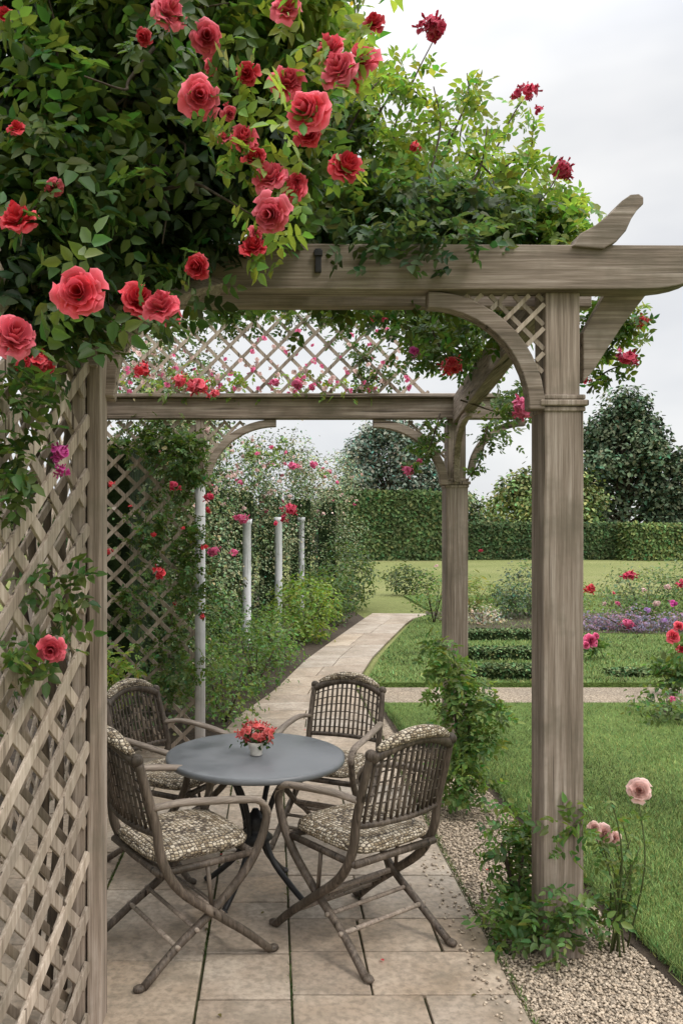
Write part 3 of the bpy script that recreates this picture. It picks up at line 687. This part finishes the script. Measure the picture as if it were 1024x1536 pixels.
def stemmy(name,base,tips,Y,col,L,flower,ns=12,extra=None):
    e=empty(name); st=MB(); Lv2=Leaves(); P=Pet()
    b=np.array(base)
    for (u,v,fl) in tips:
        tpt=at(u,v,Y+rng.normal()*.06); mid=(b+tpt)/2+np.array((rng.normal()*.03,rng.normal()*.03,.05))
        st.tube([b+rng.normal(size=3)*np.array((.03,.03,0)),mid,tpt],[.004,.0022],5,4)
        n=ns; tt=rng.uniform(.2,.93,n); q=np.array([b,mid,tpt]); pos=np.stack([np.interp(tt,[0,.5,1],q[:,i]) for i in range(3)],1)
        sprays(Lv2,pos,nz(rng.normal(size=(n,3))),L,np.array(col),rng.uniform(.7,1.3,n))
        if fl: P.rose(tpt+np.array((0,-.02,.01)),fl,(rng.normal()*.25,-1,.35),flower,5,5,5,3)
    if extra: foliage(Lv2,extra,L,col,6,.03)
    st.build('stems',mstem,e); Lv2.build('leaves',e)
    if P.n: P.build('blooms',e)
stemmy('pale_rose_bush',(1.26,3.1,0),[(955,1187,.045),(903,1252,.038),(888,1244,.028),(918,1258,.028),(930,1220,0),(945,1260,0),(880,1215,0),(960,1270,0),(912,1180,0),(935,1300,0)],3.1,(.11,.17,.05),.024,(.82,.50,.44),10,[((1.22,3.15,.10),(.05,.05,.08),6)])
stemmy('red_rose_bush',(3.85,8.0,0),[(1008,955,.07),(1020,975,.05),(985,990,0),(1000,1000,0),(1024,1010,0),(1016,940,0.05)],8.0,(.09,.15,.045),.07,CORAL)
stemmy('pink_rose_bush',(4.0,10.2,0),[(885,962,.09),(893,955,.05),(878,968,.05)],10.,(.09,.15,.045),.06,PINK)
for (x0,x1,y) in((2.05,2.90,8.80),(2.35,3.4,10.15),(2.75,4.1,12.0),(3.6,5.6,8.95)):
    Lv=Leaves(); e=empty('box_edging'); n=4200; hh=.13 if y!=8.95 else .06
    pos=np.stack([rng.uniform(x0,x1,n),y+rng.uniform(-.14,.14,n),hh*rng.uniform(.1,1.15,n)**.6+.02],1); out=nz(rng.normal(size=(n,3))+np.array((0,0,.8)))
    d,nn=orient(n,out); Lv.add(pos,d,nn,.038,.026,cvar((.10,.15,.055),n,rng.uniform(.7,1.3,n))); Lv.build('leaves',e,mfar)
    c=MB(); c.box(((x0+x1)/2,y,hh/2),(x1-x0-.06,.24,hh)); c.build('core',mhedge,e)
sheet('flower_bed',[(2.9,12.9),(9,12.3),(9.5,15.5),(2.9,16.2)],.034,msoil)
shrub('heather',[((3.5,14,.15),(.4,.3,.2),60)],.05,(.40,.36,.34),kind='leaf')
shrub('lavender',[((5.6,13.0,.15),(.6,.35,.18),120),((6.5,12.9,.15),(.5,.3,.2),90),((5.0,13.2,.12),(.3,.3,.12),40)],.05,(.23,.18,.30))
shrub('silver_shrub',[((4.65,15.3,.5),(.62,.5,.52),170),((4.2,14.9,.35),(.4,.4,.35),80)],.06,(.10,.14,.09))
shrub('rounded_shrub',[((3.4,21,.35),(.7,.5,.42),120)],.08,(.07,.10,.04))
shrub('garden_rose_bush',[((2.75,14.3,.45),(.35,.35,.45),80)],.05,(.12,.18,.06),sig=.08,flowers=[((2.75,14.1,1.0),.05,6,PALE),((2.9,14.1,.85),.06,6,PINK),((3.6,14.5,1.25),.06,6,CRIM)])
shrub('garden_rose_bush',[((6.3,14.2,.5),(.8,.5,.5),220,(.15,.20,.10)),((7.2,14.0,.65),(.8,.5,.6),200,(.11,.16,.07)),((5.3,15,.35),(.6,.4,.35),110,(.18,.23,.10)),((6.0,13.6,.25),(.5,.3,.25),80,(.09,.14,.05))],.055,MD,sig=.09,
 flowers=[(at(943,864,13.4),.13,14,CRIM),(at(883,882,13.4),.12,14,RED),(at(940,935,12.8),.12,14,PINK),(at(1000,880,13.5),.08,8,PALE),(at(985,905,13.5),.08,8,PALE),(at(1020,875,13.4),.11,9,CRIM),(at(905,905,13.5),.06,6,PALE),(at(965,885,13.4),.06,6,PALE),
 (at(925,905,13.3),.07,7,PINK),(at(1010,905,13.3),.08,8,MAG),(at(970,915,13.0),.07,8,(.5,.25,.6)),(at(995,930,12.8),.07,8,(.5,.25,.6)),(at(920,890,13.4),.05,5,CRIM)])
shrub('grassy_plant',[((3.9,16.4,.3),(.5,.3,.4),90)],.12,(.2,.24,.10),ratio=.12)
shrub('low_border_plant',[((3.25,6.85,.1),(.35,.35,.13),60)],.05,(.09,.14,.045),flowers=[((3.2,6.7,.22),.05,6,PINK)])
# ================================================================ HEDGES
def hedge(name,x0,x1,y,h,d,L,n,base):
    e=empty(name); c=MB(); c.box(((x0+x1)/2,y+d/2,h/2-.1),(x1-x0,d,h-.1)); c.build('core',mhedge,e)
    Lv=Leaves()
    pf=np.stack([rng.uniform(x0-.1,x1+.1,n),y-.02+rng.normal(size=n)*.08,rng.uniform(0,h,n)],1); of=np.tile((0,-1,.1),(n,1)).astype(float)
    m=n//3; pt=np.stack([rng.uniform(x0-.1,x1+.1,m),y+rng.uniform(-.05,d,m),h-.12+rng.normal(size=m)*.06],1); ot=np.tile((0,-.2,1.),(m,1)).astype(float)
    ps=np.stack([np.where(rng.uniform(size=m)<.5,x0,x1)+rng.normal(size=m)*.08,y+rng.uniform(0,d,m),rng.uniform(0,h,m)],1); os_=nz(rng.normal(size=(m,3)))
    pos=np.concatenate([pf,pt,ps]); out=np.concatenate([of,ot,os_]); d_,n_=orient(len(pos),out,.3,1.1)
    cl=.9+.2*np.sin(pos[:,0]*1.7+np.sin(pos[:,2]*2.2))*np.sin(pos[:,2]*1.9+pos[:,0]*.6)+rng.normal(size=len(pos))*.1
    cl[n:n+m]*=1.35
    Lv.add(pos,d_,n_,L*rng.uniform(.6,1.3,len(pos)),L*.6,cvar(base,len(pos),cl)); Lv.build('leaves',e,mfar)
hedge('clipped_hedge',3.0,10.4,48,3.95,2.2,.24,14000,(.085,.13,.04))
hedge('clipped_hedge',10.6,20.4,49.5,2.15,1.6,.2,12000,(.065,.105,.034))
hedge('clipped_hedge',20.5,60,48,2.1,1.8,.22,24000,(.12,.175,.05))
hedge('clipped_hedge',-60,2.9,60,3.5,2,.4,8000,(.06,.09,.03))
# ================================================================ TREES
def tree(name,x,y,trunk,blobs,L,base,sig,per=12,mat=None):
    e=empty(name,(0,0,0)); t=MB()
    zt=max(b[0][2] for b in blobs)
    t.tube([(x,y,0),(x+.1,y,zt*.4),(x-.1,y,zt*.9)],[trunk,trunk*.7,trunk*.2],9,4)
    for b in blobs:
        c=np.array(b[0]); t.tube([(x,y,c[2]*.45),(x*.5+c[0]*.5,y*.5+c[1]*.5,c[2]*.75),tuple(c)],[trunk*.4,trunk*.12],6,3)
    t.build('trunk',mbark,e); Lv=Leaves(); foliage(Lv,blobs,L,base,per,sig,'leaf',.6,.35); Lv.build('crown',e,mat or mfar)
def crown(cx,cy,z0,z1,w,k,ncl,col,prof,sz=(.18,.34)):
    bl=[]
    for i in range(k):
        f=(i+.5)/k; z=z0+(z1-z0)*f+rng.normal()*.3; ww=w*np.interp(f,[0,.25,.5,.75,1],prof)*rng.uniform(.85,1.12)
        a=rng.uniform(0,6.28) if rng.uniform()<.4 else (rng.choice([0,math.pi])+rng.normal()*.7); s=w*rng.uniform(*sz)
        bl.append(((cx+max(ww-s*.7,0.1)*rng.uniform(.5,1)*math.cos(a),cy+max(ww-s,.1)*math.sin(a)*.8,z),(s,s,s*.62),ncl,np.array(col)*rng.uniform(.7,1.35)))
    for f in(.15,.4,.62):
        bl.append(((cx,cy,z0+(z1-z0)*f),(w*.68*np.interp(f,[0,.25,.5,.75,1],prof),w*.5,(z1-z0)*.19),int(ncl*1.6),np.array(col)*.8))
    return bl
RND=[.75,1,1,.8,.4]; CON=[1,1.0,.92,.74,.35]
tree('broadleaf_tree',31.8,76,.5,crown(31.6,76,1.2,13.2,5.6,34,46,(.095,.135,.075),CON),.42,MD,.42)
tree('broadleaf_tree',37.2,74,.4,crown(37.0,74,.8,8.4,3.8,16,46,(.11,.15,.085),CON),.4,MD,.4)
tree('broadleaf_tree',43,80,.4,crown(43,80,.8,9.5,4.5,14,40,(.11,.15,.085),CON),.45,MD,.4)
tree('oak_tree',22,66,.3,crown(22,66,.8,6.4,4.7,20,46,(.21,.26,.09),RND),.36,MD,.4)
tree('oak_tree',17,85,.3,crown(18,85,.6,4.9,4.8,11,40,(.17,.22,.10),RND),.38,MD,.4)
tree('oak_tree',15.5,110,.5,crown(15.0,110,2.5,16.0,7.4,30,60,(.22,.265,.21),[.8,1,.95,.75,.35]),.5,MD,.55)  # paler, greyer leaf colour: distance haze painted into the base
tree('oak_tree',21,115,.5,crown(21.5,112,2,9.8,5.5,16,50,(.19,.23,.175),RND),.5,MD,.55)  # haze tint painted into this crown colour too
e=empty('distant_trees'); Lv=Leaves()
for i in range(46):
    x=-110+i*7+rng.normal()*2; y=150+rng.normal()*8; h=rng.uniform(6,9)
    foliage(Lv,[((x,y,h*.5),(rng.uniform(4,6),4,h*.5),60,np.array((.21,.25,.21))*rng.uniform(.85,1.1))],.9,MD,10,.8,'leaf',.6)  # pale grey-green stands in for haze, painted into the leaf colour
Lv.build('crowns',e,mfar)
# ================================================================ WORLD / LIGHT / CAMERA
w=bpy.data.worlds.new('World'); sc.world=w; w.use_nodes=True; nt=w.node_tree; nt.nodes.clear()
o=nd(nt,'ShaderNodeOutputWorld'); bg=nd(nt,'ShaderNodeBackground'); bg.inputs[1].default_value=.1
sky=nd(nt,'ShaderNodeTexSky',sky_type='NISHITA'); sky.sun_disc=False
SD=nz(np.array((.55,-.45,.85))); el=math.asin(SD[2]); az=math.atan2(SD[0],SD[1])
sky.sun_elevation=el; sky.sun_rotation=az
v=coords(nt,(1,1,2.6),'Generated'); n=noise(nt,v,2.2,4,.55)
cc=ramp(nt,n,[(.32,(.73,.745,.78)),(.5,(.87,.875,.885)),(.66,(.99,.985,.975))])
# overcast sky: luminance rises towards the zenith
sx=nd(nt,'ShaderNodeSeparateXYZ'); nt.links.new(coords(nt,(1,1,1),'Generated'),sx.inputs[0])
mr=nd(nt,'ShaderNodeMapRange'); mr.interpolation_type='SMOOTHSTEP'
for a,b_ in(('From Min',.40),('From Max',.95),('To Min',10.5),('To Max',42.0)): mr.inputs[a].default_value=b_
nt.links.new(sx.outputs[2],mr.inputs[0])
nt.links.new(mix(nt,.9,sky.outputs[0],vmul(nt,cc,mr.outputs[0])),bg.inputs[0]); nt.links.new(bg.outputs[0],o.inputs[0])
ld=bpy.data.lights.new('sun','SUN'); ld.energy=1.5; ld.angle=math.radians(16); ld.color=(1,.94,.86)
lo=link(bpy.data.objects.new('sun',ld)); 
lo.rotation_euler=Vector(-SD).to_track_quat('-Z','Y').to_euler()
cd=bpy.data.cameras.new('camera'); co=link(bpy.data.objects.new('camera',cd)); co.location=(0,0,H); co.rotation_euler=(math.pi/2,0,0)
cd.sensor_fit='VERTICAL'; cd.sensor_height=36; cd.lens=F/1536*36; cd.shift_x=102/1536; cd.shift_y=32/1536
cd.clip_start=.05; cd.clip_end=5000; sc.camera=co
sc.view_settings.view_transform='Standard'; sc.view_settings.look='None'; sc.view_settings.exposure=0
